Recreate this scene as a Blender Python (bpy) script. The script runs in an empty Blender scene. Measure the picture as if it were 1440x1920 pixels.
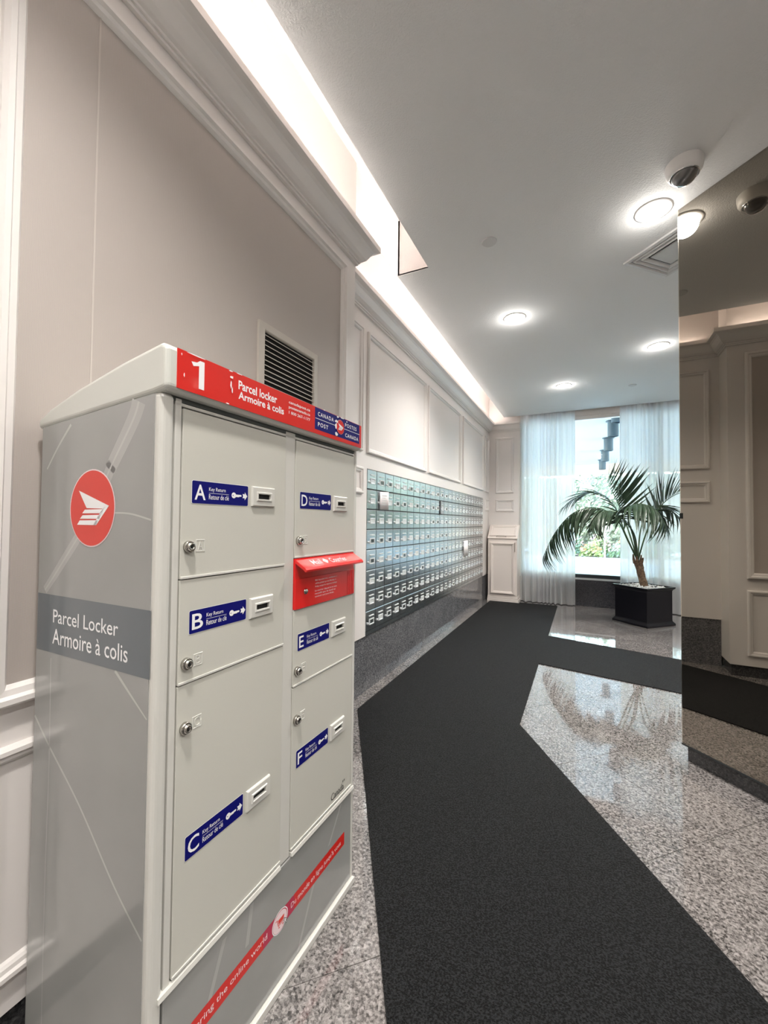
import bpy, bmesh, math, random
from mathutils import Vector, Matrix
import numpy as np

# ------------------------------------------------------------------ camera, world, lights, exposure
scene = bpy.context.scene
COL = scene.collection
EYE = 1.25
F_PX, YAW, PITCH, ROLL = 774.088, math.radians(25.898), math.radians(1.419), math.radians(.559)
_fw = Vector((-math.sin(YAW), math.cos(YAW), 0)); _rt = Vector((math.cos(YAW), math.sin(YAW), 0)); _up = Vector((0, 0, 1))
FWD = _fw*math.cos(PITCH) + _up*math.sin(PITCH); _u2 = _up*math.cos(PITCH) - _fw*math.sin(PITCH)
RGT = _rt*math.cos(ROLL) + _u2*math.sin(ROLL); UPV = _u2*math.cos(ROLL) - _rt*math.sin(ROLL)
cam_data = bpy.data.cameras.new('camera'); cam = bpy.data.objects.new('camera', cam_data); COL.objects.link(cam)
cam_data.sensor_fit = 'HORIZONTAL'; cam_data.sensor_width = 36; cam_data.lens = 36*F_PX/1440
cam_data.clip_start = .02; cam_data.clip_end = 300
m3 = Matrix((RGT, UPV, -FWD)).transposed()
cam.matrix_world = Matrix.Translation((0, 0, EYE)) @ m3.to_4x4()
scene.camera = cam

world = bpy.data.worlds.new('world'); scene.world = world; world.use_nodes = True
wn = world.node_tree.nodes; wn.clear()
sky = wn.new('ShaderNodeTexSky'); sky.sky_type = 'NISHITA'; sky.sun_disc = False
sky.sun_elevation = math.radians(48); sky.sun_rotation = math.radians(200); sky.air_density = 2.0; sky.dust_density = .8; sky.ozone_density = 3.0
bgn = wn.new('ShaderNodeBackground'); bgn.inputs[1].default_value = 1.25
won = wn.new('ShaderNodeOutputWorld')
world.node_tree.links.new(sky.outputs[0], bgn.inputs[0]); world.node_tree.links.new(bgn.outputs[0], won.inputs[0])

sun_data = bpy.data.lights.new('sun', 'SUN'); sun_data.energy = 5.5; sun_data.angle = math.radians(2); sun_data.color = (1, .98, .95)
sun = bpy.data.objects.new('sun', sun_data); COL.objects.link(sun)
sun.rotation_euler = (math.radians(42), 0, math.radians(20)); sun.location = (0, 12, 15)   # comes over the roof, falls on the hedge

DOWNLIGHT_W, GLOW_W, LENS_E, COVE_E = 58.0, .8, 9.0, 5.8
vs = scene.view_settings
vs.view_transform = 'Standard'; vs.look = 'None'; vs.exposure = 1.60; vs.gamma = 1.0; vs.use_curve_mapping = False
random.seed(7)

# ------------------------------------------------------------------ helpers
def ray(x, y):
    return RGT*((x-720)/F_PX) + UPV*((960-y)/F_PX) + FWD
def at_y(x, y, Y):            # a photograph point at a known distance along the hall
    d = ray(x, y); return Vector((0, 0, EYE)) + d*(Y/d.y)

def link(o, parent=None):
    COL.objects.link(o)
    if parent is not None: o.parent = parent
    return o
def empty(name, loc=(0, 0, 0), rz=0, parent=None):
    o = bpy.data.objects.new(name, None); o.location = loc; o.rotation_euler = (0, 0, rz); o.empty_display_size = .1
    return link(o, parent)
def tag(o, label, cat=None, group=None, kind=None):
    if label: o['label'] = label
    if cat: o['category'] = cat
    if group: o['group'] = group
    if kind: o['kind'] = kind
    return o

class MB:
    def __init__(s): s.v = []; s.f = []
    def add(s, vs_, fs):
        n = len(s.v); s.v += [tuple(p) for p in vs_]; s.f += [tuple(i+n for i in f) for f in fs]; return s
    def box(s, x0, x1, y0, y1, z0, z1):
        return s.add([(x0,y0,z0),(x1,y0,z0),(x1,y1,z0),(x0,y1,z0),(x0,y0,z1),(x1,y0,z1),(x1,y1,z1),(x0,y1,z1)],
                     [(0,3,2,1),(4,5,6,7),(0,1,5,4),(1,2,6,5),(2,3,7,6),(3,0,4,7)])
    def prism(s, poly, M, h):      # poly in 2D (ccw), M maps (a,b,c) -> Vector, extruded c: 0..h
        n = len(poly)
        vs_ = [M(a, b, 0) for a, b in poly] + [M(a, b, h) for a, b in poly]
        fs = [tuple(range(n-1, -1, -1)), tuple(range(n, 2*n))] + [(i, (i+1) % n, n+(i+1) % n, n+i) for i in range(n)]
        return s.add(vs_, fs)
    def flat(s, poly, M):
        return s.add([M(a, b, 0) for a, b in poly], [tuple(range(len(poly)))])
    def lathe(s, prof, M, seg=24, cap=True):   # prof: (r, h); M maps (a,b,h)
        n0 = []
        vs_ = []; fs = []
        for r, h in prof:
            for k in range(seg):
                t = 2*math.pi*k/seg; vs_.append(M(r*math.cos(t), r*math.sin(t), h))
        for i in range(len(prof)-1):
            for k in range(seg):
                a = i*seg+k; b = i*seg+(k+1) % seg; fs.append((a, b, b+seg, a+seg))
        if cap:
            fs.append(tuple(range(seg-1, -1, -1))); L = (len(prof)-1)*seg; fs.append(tuple(range(L, L+seg)))
        return s.add(vs_, fs)
    def tube(s, pts, rad, seg=8):
        pts = [Vector(p) for p in pts]; vs_ = []; fs = []; up = Vector((0, 0, 1))
        for i, p in enumerate(pts):
            t = (pts[min(i+1, len(pts)-1)] - pts[max(i-1, 0)]).normalized()
            a = t.cross(up)
            if a.length < 1e-3: a = t.cross(Vector((1, 0, 0)))
            a.normalize(); b = a.cross(t)
            r = rad[i] if isinstance(rad, (list, tuple)) else rad
            for k in range(seg):
                q = 2*math.pi*k/seg; vs_.append(p + a*(r*math.cos(q)) + b*(r*math.sin(q)))
        for i in range(len(pts)-1):
            for k in range(seg):
                fs.append((i*seg+k, i*seg+(k+1) % seg, (i+1)*seg+(k+1) % seg, (i+1)*seg+k))
        fs.append(tuple(range(seg-1, -1, -1))); L = (len(pts)-1)*seg; fs.append(tuple(range(L, L+seg)))
        return s.add(vs_, fs)
    def frame(s, M, u0, u1, v0, v1, prof):   # mitred picture-frame moulding; prof: (inset from outer edge, height)
        k = len(prof); vs_ = []; fs = []
        for cu, cv, su, sv in ((u0, v0, 1, 1), (u1, v0, -1, 1), (u1, v1, -1, -1), (u0, v1, 1, -1)):
            for i, h in prof: vs_.append(M(cu+su*i, cv+sv*i, h))
        for c in range(4):
            d = (c+1) % 4
            for j in range(k-1): fs.append((c*k+j, d*k+j, d*k+j+1, c*k+j+1))
        return s.add(vs_, fs)
    def sweep(s, path, prof, closed=False):  # path: list of (point, outward dir); prof: (out, up)
        k = len(prof); vs_ = []; fs = []
        for p, o in path:
            p = Vector(p); o = Vector(o)
            for a, b in prof: vs_.append(p + o*a + Vector((0, 0, b)))
        for c in range(len(path)-1):
            for j in range(k): fs.append((c*k+j, (c+1)*k+j, (c+1)*k+(j+1) % k, c*k+(j+1) % k))
        fs.append(tuple(range(k))); L = (len(path)-1)*k; fs.append(tuple(range(L+k-1, L-1, -1)))
        return s.add(vs_, fs)
    def mesh(s, name, mat=None, smooth=False, fix=True):
        me = bpy.data.meshes.new(name); me.from_pydata([tuple(p) for p in s.v], [], s.f)
        if fix:
            bm = bmesh.new(); bm.from_mesh(me); bmesh.ops.recalc_face_normals(bm, faces=bm.faces); bm.to_mesh(me); bm.free()
        if mat: me.materials.append(mat)
        if smooth:
            for p in me.polygons: p.use_smooth = True
        me.update(); return me
    def build(s, name, mat, parent=None, smooth=False, bevel=0, seg=2, fix=True):
        o = bpy.data.objects.new(name, s.mesh(name, mat, smooth, fix)); link(o, parent)
        if bevel:
            m = o.modifiers.new('bevel', 'BEVEL'); m.width = bevel; m.segments = seg; m.limit_method = 'ANGLE'; m.angle_limit = math.radians(40)
        return o

def inst(name, me, parent=None, loc=(0, 0, 0), rot=None, M=None):
    o = bpy.data.objects.new(name, me); link(o, parent)
    if M is not None: o.matrix_local = M
    else:
        o.location = loc
        if rot: o.rotation_euler = rot
    return o

_txt_cache = {}
def text_polys(s_, bold=0.0, spacing=1.0):
    key = (s_, bold, spacing)
    if key in _txt_cache: return _txt_cache[key]
    cu = bpy.data.curves.new('lettering', 'FONT'); cu.body = s_; cu.size = 1; cu.offset = bold; cu.space_character = spacing
    cu.resolution_u = 3; cu.fill_mode = 'FRONT'
    o = bpy.data.objects.new('lettering_source', cu); COL.objects.link(o)
    dg = bpy.context.evaluated_depsgraph_get(); ev = o.evaluated_get(dg); me = bpy.data.meshes.new_from_object(ev)
    vs_ = [v.co.copy() for v in me.vertices]; fs = [tuple(p.vertices) for p in me.polygons]
    bpy.data.objects.remove(o); bpy.data.curves.remove(cu); bpy.data.meshes.remove(me)
    _txt_cache[key] = (vs_, fs); return _txt_cache[key]
def put(s_, M, x0, x1, z0, z1, m, parent, bold=0.0, spacing=1.0):
    mb = MB(); lettering(mb, s_, M, x0, x1, z0, z1, bold, spacing); return mb.build('lettering', m, parent, fix=False)
def lettering(mb, s_, M, x0, x1, z0, z1, bold=0.0, spacing=1.0):   # fits the string's ink box into the rectangle
    vs_, fs = text_polys(s_, bold, spacing)
    xs = [v.x for v in vs_]; ys = [v.y for v in vs_]
    ax, bx, ay, by = min(xs), max(xs), min(ys), max(ys)
    mb.add([M(x0+(v.x-ax)/(bx-ax)*(x1-x0), z0+(v.y-ay)/(by-ay)*(z1-z0), 0) for v in vs_], fs)

# ------------------------------------------------------------------ materials (all procedural)
def mat(name, col=(.8, .8, .8), rough=.5, metal=0, spec=.5, coat=0, trans=0, emit=None, es=0, bump=None, vary=None, alpha=1):
    m = bpy.data.materials.new(name); m.use_nodes = True; nt = m.node_tree; b = nt.nodes['Principled BSDF']
    b.inputs['Base Color'].default_value = (*col, 1); b.inputs['Roughness'].default_value = rough; b.inputs['Metallic'].default_value = metal
    b.inputs['Specular IOR Level'].default_value = spec; b.inputs['Coat Weight'].default_value = coat; b.inputs['Coat Roughness'].default_value = .05
    b.inputs['Transmission Weight'].default_value = trans
    if emit: b.inputs['Emission Color'].default_value = (*emit, 1); b.inputs['Emission Strength'].default_value = es
    tc = nt.nodes.new('ShaderNodeTexCoord')
    if vary:   # (scale, amount)
        n = nt.nodes.new('ShaderNodeTexNoise'); n.inputs['Scale'].default_value = vary[0]; n.inputs['Detail'].default_value = 4
        nt.links.new(tc.outputs['Object'], n.inputs['Vector'])
        r = nt.nodes.new('ShaderNodeValToRGB'); a = vary[1]
        r.color_ramp.elements[0].color = (*[c*(1-a) for c in col], 1); r.color_ramp.elements[1].color = (*[min(1, c*(1+a)) for c in col], 1)
        r.color_ramp.elements[0].position = .3; r.color_ramp.elements[1].position = .7
        nt.links.new(n.outputs['Fac'], r.inputs[0]); nt.links.new(r.outputs[0], b.inputs['Base Color'])
    if bump:   # (scale, strength, detail)
        n = nt.nodes.new('ShaderNodeTexNoise'); n.inputs['Scale'].default_value = bump[0]; n.inputs['Detail'].default_value = bump[2] if len(bump) > 2 else 3
        nt.links.new(tc.outputs['Object'], n.inputs['Vector'])
        bp = nt.nodes.new('ShaderNodeBump'); bp.inputs['Strength'].default_value = bump[1]; bp.inputs['Distance'].default_value = .01
        nt.links.new(n.outputs['Fac'], bp.inputs['Height']); nt.links.new(bp.outputs[0], b.inputs['Normal'])
    return m

def granite(name, stops, rough, scale=1.0, spec=.5, coat=0):
    m = bpy.data.materials.new(name); m.use_nodes = True; nt = m.node_tree; b = nt.nodes['Principled BSDF']
    b.inputs['Roughness'].default_value = rough; b.inputs['Specular IOR Level'].default_value = spec
    b.inputs['Coat Weight'].default_value = coat; b.inputs['Coat Roughness'].default_value = .03
    geo = nt.nodes.new('ShaderNodeNewGeometry')
    n = nt.nodes.new('ShaderNodeTexNoise'); n.inputs['Scale'].default_value = 105*scale; n.inputs['Detail'].default_value = 5; n.inputs['Roughness'].default_value = .7
    v = nt.nodes.new('ShaderNodeTexVoronoi'); v.inputs['Scale'].default_value = 130*scale
    n2 = nt.nodes.new('ShaderNodeTexNoise'); n2.inputs['Scale'].default_value = 5*scale; n2.inputs['Detail'].default_value = 3
    for k in (n, v, n2): nt.links.new(geo.outputs['Position'], k.inputs['Vector'])
    sep = nt.nodes.new('ShaderNodeSeparateColor'); nt.links.new(v.outputs['Color'], sep.inputs[0])
    mx = nt.nodes.new('ShaderNodeMix'); mx.data_type = 'FLOAT'; mx.inputs[0].default_value = .20
    nt.links.new(n.outputs['Fac'], mx.inputs[2]); nt.links.new(sep.outputs[0], mx.inputs[3])
    mx2 = nt.nodes.new('ShaderNodeMix'); mx2.data_type = 'FLOAT'; mx2.inputs[0].default_value = .12
    nt.links.new(mx.outputs[0], mx2.inputs[2]); nt.links.new(n2.outputs['Fac'], mx2.inputs[3])
    r = nt.nodes.new('ShaderNodeValToRGB'); e = r.color_ramp.elements
    while len(e) < len(stops): e.new(.5)
    for k, (p, c) in enumerate(stops): e[k].position = p; e[k].color = (*c, 1)
    nt.links.new(mx2.outputs[0], r.inputs[0]); nt.links.new(r.outputs[0], b.inputs['Base Color'])
    return m

MT = {}
MT['white'] = mat('white_paint', (.80, .76, .735), .38)
MT['white_cab'] = mat('cream_white_paint', (.80, .73, .68), .4)
MT['trim'] = mat('white_trim_paint', (.82, .785, .76), .3)
MT['cove'] = mat('cove_plaster', (.86, .82, .80), .8, bump=(220, .35, 2))
MT['ceiling'] = mat('stippled_ceiling_paint', (.74, .75, .745), .85, bump=(150, .32, 4))
MT['carpet'] = mat('charcoal_carpet', (.0066, .0071, .0078), .8, spec=.2, vary=(175, .95), bump=(320, .7, 4))
for _n in MT['carpet'].node_tree.nodes:
    if _n.type == 'VALTORGB': _n.color_ramp.elements[0].position = .43; _n.color_ramp.elements[1].position = .60; _n.color_ramp.elements[1].color = (.019, .0205, .022, 1)
MT['carpet'].node_tree.nodes['Principled BSDF'].inputs['Sheen Weight'].default_value = .025
MT['carpet'].node_tree.nodes['Principled BSDF'].inputs['Sheen Roughness'].default_value = .4
MT['floor'] = granite('polished_grey_granite', [(.36, (.038, .035, .034)), (.45, (.125, .116, .112)), (.53, (.225, .209, .202)), (.64, (.36, .338, .328))], .045, spec=1.0, coat=.7)
MT['grout'] = mat('floor_joint_grout', (.22, .21, .2), .7)
MT['dado'] = granite('dark_grey_granite', [(.30, (.025, .026, .03)), (.44, (.09, .092, .10)), (.58, (.19, .19, .20)), (.72, (.33, .32, .325))], .12, 1.1)
MT['plinth'] = granite('black_granite', [(.30, (.012, .012, .013)), (.5, (.04, .04, .042)), (.7, (.10, .10, .10))], .2, 1.1)
MT['sill_granite'] = granite('charcoal_granite', [(.30, (.012, .013, .016)), (.5, (.035, .036, .042)), (.72, (.08, .08, .09))], .22, 1.1)
MT['locker'] = mat('grey_beige_powder_coat', (.57, .565, .51), .32, coat=.15, bump=(600, .04, 2))
MT['locker_frame'] = mat('pale_grey_powder_coat', (.615, .61, .57), .3, coat=.2)
MT['cap'] = mat('pale_moulded_plastic', (.62, .63, .585), .28, coat=.25)
MT['vinyl'] = mat('grey_vinyl_wrap', (.315, .318, .308), .17, coat=.3, vary=(2.2, .10))
MT['vinyl_light'] = mat('light_grey_printed_swoosh', (.47, .465, .45), .17, coat=.3)
MT['vinyl_mid'] = mat('mid_grey_printed_swoosh', (.405, .40, .39), .17, coat=.3)
MT['band'] = mat('slate_grey_vinyl', (.125, .145, .16), .2, coat=.3)
MT['ink_white'] = mat('white_print', (.86, .86, .87), .4)
MT['ink_pink'] = mat('pale_pink_print', (.85, .68, .70), .4)
MT['ink_black'] = mat('black_print', (.02, .02, .02), .4)
MT['blue'] = mat('navy_blue_decal', (.002, .003, .135), .5, spec=.2)
MT['red'] = mat('red_decal', (.66, .020, .014), .3, coat=.1)
MT['red_logo'] = mat('red_logo_print', (.70, .05, .035), .4)
MT['red_metal'] = mat('red_enamel', (.72, .012, .012), .18, coat=.6)
MT['magenta'] = mat('magenta_print', (.48, .02, .07), .3)
MT['chrome'] = mat('nickel_lock', (.55, .53, .49), .22, metal=1)
MT['cap_shade'] = mat('dark_green_painted_shade', (.06, .07, .065), .5)  # shade below the locker cap, put into the colour
MT['hole'] = mat('dark_opening', (.006, .006, .006), .8)
MT['steel'] = mat('brushed_aluminium', (.54, .575, .60), .25, metal=1, vary=(9, .10))
MT['steel_bright'] = mat('polished_aluminium', (.90, .92, .93), .38, metal=.55)
MT['steel_dark'] = mat('dark_metal_gap', (.03, .035, .037), .5, metal=.5)
MT['plate_dark'] = mat('smoked_number_window', (.05, .06, .06), .25)
MT['plate_light'] = mat('pale_number_card', (.62, .66, .66), .4)
MT['vent'] = mat('beige_vent_paint', (.53, .49, .44), .5)
MT['diffuser'] = mat('grey_diffuser_metal', (.60, .60, .59), .5)
MT['fixture'] = mat('white_plastic', (.80, .79, .77), .35)
MT['lens'] = mat('downlight_lens', (1, 1, 1), .5, emit=(1, .93, .84), es=LENS_E)
MT['led'] = mat('cove_led_strip', (1, 1, 1), .5, emit=(1, .90, .84), es=COVE_E)
MT['dome'] = mat('smoked_dome', (.10, .10, .095), .03, coat=1, spec=.9)
MT['dome_rim'] = mat('chrome_rim', (.8, .8, .8), .1, metal=1)
MT['mirror'] = mat('bronze_tinted_mirror', (.315, .285, .245), .015, metal=1)
MT['mirror_edge'] = mat('mirror_polished_edge', (.75, .70, .60), .1, metal=1)
MT['darkmetal'] = mat('dark_bronze_frame', (.035, .042, .045), .35, metal=.3)
MT['silver_line'] = mat('silver_track', (.75, .8, .82), .3, metal=.6)
MT['pot'] = mat('gloss_black_planter', (.003, .003, .006), .3, spec=.3)
MT['trunk'] = mat('palm_trunk_bark', (.16, .105, .065), .85, vary=(40, .5), bump=(60, .8, 5))
MT['stalk'] = mat('palm_stalk_green', (.035, .075, .03), .5)
MT['leaf'] = mat('palm_leaf_green', (.026, .050, .026), .38, vary=(6, .4))
MT['pebble'] = mat('white_pebble', (.62, .62, .6), .5, vary=(70, .6))
MT['soil'] = mat('dark_soil', (.02, .017, .014), .95)
MT['handle'] = mat('brass_pull', (.33, .29, .24), .35, metal=.8)
MT['paper'] = mat('white_notice_paper', (.82, .77, .78), .7)
MT['canopy'] = mat('white_canopy_soffit', (.52, .54, .54), .7)
MT['beam'] = mat('beige_canopy_beam', (.62, .56, .48), .7)
MT['lamp_grey'] = mat('slate_blue_metal', (.07, .11, .14), .4)
MT['asphalt'] = mat('pale_concrete_drive', (.60, .61, .62), .9, vary=(2, .08))
MT['curb'] = mat('pale_concrete_curb', (.50, .48, .46), .9)
MT['hedge'] = mat('hedge_leaf_green', (.19, .225, .17), .6, vary=(3, .5))
MT['bush'] = mat('bright_shrub_green', (.30, .38, .17), .6, vary=(4, .4))
MT['bushg'] = mat('grey_green_shrub', (.26, .38, .26), .6, vary=(4, .4))
MT['bloom_o'] = mat('orange_bloom', (.80, .38, .22), .6)
MT['bloom_p'] = mat('pink_bloom', (.80, .50, .55), .6)
MT['build'] = mat('pale_render_facade', (.62, .68, .72), .9)
MT['soil2'] = mat('planting_bed_soil', (.16, .13, .1), .9)

def wallpaper_mat():
    m = bpy.data.materials.new('woven_taupe_wallpaper'); m.use_nodes = True; nt = m.node_tree; b = nt.nodes['Principled BSDF']
    b.inputs['Roughness'].default_value = .5; b.inputs['Sheen Weight'].default_value = .2
    tc = nt.nodes.new('ShaderNodeNewGeometry'); w = nt.nodes.new('ShaderNodeTexWave'); w.wave_type = 'BANDS'; w.bands_direction = 'Z'
    w.inputs['Scale'].default_value = 120; w.inputs['Distortion'].default_value = 1.2; w.inputs['Detail'].default_value = 2
    w2 = nt.nodes.new('ShaderNodeTexWave'); w2.bands_direction = 'Y'; w2.inputs['Scale'].default_value = 120; w2.inputs['Distortion'].default_value = 1.0
    nt.links.new(tc.outputs['Position'], w.inputs['Vector']); nt.links.new(tc.outputs['Position'], w2.inputs['Vector'])
    mx = nt.nodes.new('ShaderNodeMix'); mx.data_type = 'FLOAT'; mx.inputs[0].default_value = .5
    nt.links.new(w.outputs['Fac'], mx.inputs[2]); nt.links.new(w2.outputs['Fac'], mx.inputs[3])
    r = nt.nodes.new('ShaderNodeValToRGB'); r.color_ramp.elements[0].color = (.41, .365, .335, 1); r.color_ramp.elements[1].color = (.53, .475, .44, 1)
    nt.links.new(mx.outputs[0], r.inputs[0]); nt.links.new(r.outputs[0], b.inputs['Base Color'])
    bp = nt.nodes.new('ShaderNodeBump'); bp.inputs['Strength'].default_value = .15; bp.inputs['Distance'].default_value = .002
    nt.links.new(mx.outputs[0], bp.inputs['Height']); nt.links.new(bp.outputs[0], b.inputs['Normal'])
    return m
MT['paperwall'] = wallpaper_mat(); MT['seam'] = mat('pale_wallpaper_seam', (.58, .53, .49), .6)

def sheer_mat(name, clear):
    m = bpy.data.materials.new(name); m.use_nodes = True; nt = m.node_tree; nt.nodes.clear()
    o = nt.nodes.new('ShaderNodeOutputMaterial'); t = nt.nodes.new('ShaderNodeBsdfTransparent'); d = nt.nodes.new('ShaderNodeBsdfDiffuse')
    l = nt.nodes.new('ShaderNodeBsdfTranslucent'); a = nt.nodes.new('ShaderNodeMixShader'); b = nt.nodes.new('ShaderNodeMixShader')
    d.inputs[0].default_value = (.88, .87, .86, 1); l.inputs[0].default_value = (.88, .90, .91, 1); t.inputs[0].default_value = (.95, .97, .98, 1)
    a.inputs[0].default_value = .62; b.inputs[0].default_value = clear
    nt.links.new(d.outputs[0], a.inputs[1]); nt.links.new(l.outputs[0], a.inputs[2])
    nt.links.new(a.outputs[0], b.inputs[1]); nt.links.new(t.outputs[0], b.inputs[2]); nt.links.new(b.outputs[0], o.inputs[0])
    return m
MT['sheer'] = sheer_mat('white_sheer_fabric', .11)
MT['sheer_hem'] = sheer_mat('doubled_sheer_hem', .10)

def pane_mat():
    m = bpy.data.materials.new('clear_window_glass'); m.use_nodes = True; nt = m.node_tree; nt.nodes.clear()
    o = nt.nodes.new('ShaderNodeOutputMaterial'); t = nt.nodes.new('ShaderNodeBsdfTransparent'); g = nt.nodes.new('ShaderNodeBsdfGlossy')
    t.inputs[0].default_value = (.93, .97, .97, 1); g.inputs['Roughness'].default_value = .02
    f = nt.nodes.new('ShaderNodeFresnel'); f.inputs[0].default_value = 1.3; x = nt.nodes.new('ShaderNodeMixShader')
    nt.links.new(f.outputs[0], x.inputs[0]); nt.links.new(t.outputs[0], x.inputs[1]); nt.links.new(g.outputs[0], x.inputs[2]); nt.links.new(x.outputs[0], o.inputs[0])
    return m
MT['pane'] = pane_mat()

# ------------------------------------------------------------------ room data (metres; hall runs along +y, camera stands at x=y=0)
XN, XM = -1.22, -1.45            # near wall face, mailbox wall face
YE, YF = 2.09, 7.03              # end of the near wall, far wall face
ZC, ZU = 2.99, 3.39              # dropped ceiling, cove ceiling
XR, YB = 4.2, -3.6               # right and back walls
MY0, CW, MZ0, RH = 2.6897, .1551, .4407, .151
MY1, MZ1 = MY0+25*CW, MZ0+8*RH

WX = lambda X: (lambda a, b, c: Vector((X+c, a, b)))          # wall facing +x : a=y, b=z, c=out
WY = lambda Y: (lambda a, b, c: Vector((a, Y-c, b)))          # wall facing -y : a=x, b=z, c=out
PROF = [(0, 0), (0, .012), (.006, .020), (.016, .020), (.020, .013), (.030, .012), (.036, .007), (.040, 0)]
CROWN = [(0, 0), (.014, 0), (.014, .012), (.022, .012), (.022, .022), (.034, .026), (.050, .040), (.062, .060), (.074, .082), (.086, .094), (.104, .100), (.113, .104), (.113, .135), (.098, .135), (.098, .115), (0, .112)]
ZCR = 2.775

# ---- near left wall
w = MB().box(-1.75, XN, YB, YE, .094, ZU).build('wall_left_near', MT['white']); tag(w, 'white panelled near wall with taupe wallpaper behind the locker', kind='structure')
MB().box(-1.75, XN-.012, YB, YE-.012, 0, .094).build('granite_base', MT['plinth'], w)
def paper_panel(y0, y1):
    MB().frame(WX(XN), y0, y1, .812, 2.702, [(0, 0), (0, .016), (.008, .028), (.020, .028), (.026, .018), (.040, .016), (.046, .008), (.050, 0)]).build('panel_frame', MT['trim'], w)
    a, b = y0+.044, y1-.044; n = 3 if b-a > 1 else 1
    cuts = [a, a+.168, b] if n == 3 else [a, b]
    for i in range(len(cuts)-1):
        g = 0
        MB().box(XN+.0005, XN+.003, cuts[i]+(g if i else 0), cuts[i+1]-g, .856, 2.658).build('wallpaper_sheet', MT['paperwall'], w)
    for c_ in cuts[1:-1]: MB().box(XN+.002, XN+.0042, c_-.0022, c_+.0022, .856, 2.658).build('wallpaper_seam', MT['seam'], w)
    MB().frame(WX(XN), y0, y1, .177, .717, PROF).build('panel_frame', MT['trim'], w)
paper_panel(.445, 1.975); paper_panel(-1.30, .235); paper_panel(-3.05, -1.51)

# ---- mailbox wall
w = MB().box(-1.75, XM-.05, YE, YF, 0, ZU).build('wall_left_far', MT['white']); tag(w, 'white panelled wall around the bank of mailboxes', kind='structure')
bd = MB(); ZW = .412
bd.box(XM-.05, XM, YE, MY0, ZW, ZU).box(XM-.05, XM, MY1, YF, ZW, ZU).box(XM-.05, XM, MY0, MY1, MZ1, ZU)
bd.build('wall_board', MT['white'], w)
for a, b in ((2.165, 2.603), (2.675, 3.925), (4.000, 5.215), (5.345, 6.560), (6.700, 6.975)):
    MB().frame(WX(XM), a, b, 1.762, 2.665, PROF).build('panel_frame', MT['trim'], w)
for a, b in ((2.165, 2.618), (6.700, 6.975)):
    MB().frame(WX(XM), a, b, 1.455, 1.648, PROF).build('panel_frame', MT['trim'], w)
ys = [YE, MY0, 3.90, 5.11, 6.32, YF]
for i in range(5):
    MB().box(XM-.05, XM-.008, ys[i]+.0012, ys[i+1]-.0012, 0, ZW-.001 if i not in (1, 2, 3) else ZW+.001).build('granite_slab', MT['dado'], w)

# ---- crown mouldings (mitred round the end of the near wall) and the cove light strips on top of them
s2 = 1.0
crown = MB().sweep([((XN, YB, ZCR), (1, 0, 0)), ((XN, YE, ZCR), (1, 1, 0)), ((XM, YE, ZCR), (1, 1, 0))], CROWN)
# mailbox side: starts in the corner behind the near wall's return
o = crown.build('trim_1', MT['trim']); tag(o, 'white crown moulding along the near wall and round its end', kind='structure')
crown = MB().sweep([((XM, YE, ZCR), (1, 1, 0)), ((XM, YF, ZCR), (1, -1, 0)), ((-.945, YF, ZCR), (0, -1, 0))], CROWN)
o = crown.build('trim_2', MT['trim']); tag(o, 'white crown moulding above the mailboxes and far corner', kind='structure')
def led(name, box, label):
    o = MB().box(*box).build(name, MT['led']); tag(o, label, 'light strip', 'cove light strips')
led('cove_light_strip', (XN+.004, XN+.06, YB+.1, YE-.05, ZCR+.118, ZCR+.128), 'warm light strip hidden on the crown of the near wall')
led('cove_light_strip', (XM+.004, XM+.06, YE+.15, YF-.15, ZCR+.118, ZCR+.128), 'warm light strip hidden on the crown above the mailboxes')

# ---- far wall, window
w = MB().box(-1.75, -.945, YF, YF+.2, 0, ZU).box(-.945, XR+.2, YF+.02, YF+.2, 2.93, ZU).box(2.75, XR+.2, YF, YF+.2, 0, 2.93).build('wall_far', MT['white'])
tag(w, 'white far wall with narrow panels beside the window', kind='structure')
for a, b, c, d in ((-1.334, -1.045, 1.752, 2.675), (-1.334, -1.037, 1.448, 1.648)):
    MB().frame(WY(YF), a, b, c, d, PROF).build('panel_frame', MT['trim'], w)
xs = [-.945, .0, 1.0, 2.0, 2.75]
MB().box(-.945, 2.75, YF+.05, YF+.2, 0, .399).build('dado_backing', MT['sill_granite'], w)
for i in range(4):
    MB().box(xs[i]+.001, xs[i+1]-.001, YF+.005, YF+.049, 0, .40).build('granite_slab', MT['sill_granite'], w)
win = empty('window_1', (0, 0, 0)); tag(win, 'tall window behind the sheer curtains', kind='structure')
MB().box(-.945, 2.75, YF+.02, YF+.18, .40, .425).build('window_sill', MT['silver_line'], win)
MB().box(-.945, 2.75, YF+.06, YF+.14, .425, .478).box(-.945, -.90, YF+.06, YF+.14, .478, 2.88).box(2.70, 2.75, YF+.06, YF+.14, .478, 2.88).build('window_frame', MT['darkmetal'], win)
MB().box(-.945, 2.75, YF+.06, YF+.14, 2.88, 2.93).build('window_head', MT['trim'], win)
for x in (1.0,):
    MB().box(x-.03, x+.03, YF+.06, YF+.14, .478, 2.88).build('mullion', MT['darkmetal'], win)
for a, b in ((-.90, .97), (1.03, 2.70)):
    MB().box(a, b, YF+.095, YF+.101, .478, 2.88).build('pane', MT['pane'], win)

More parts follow.
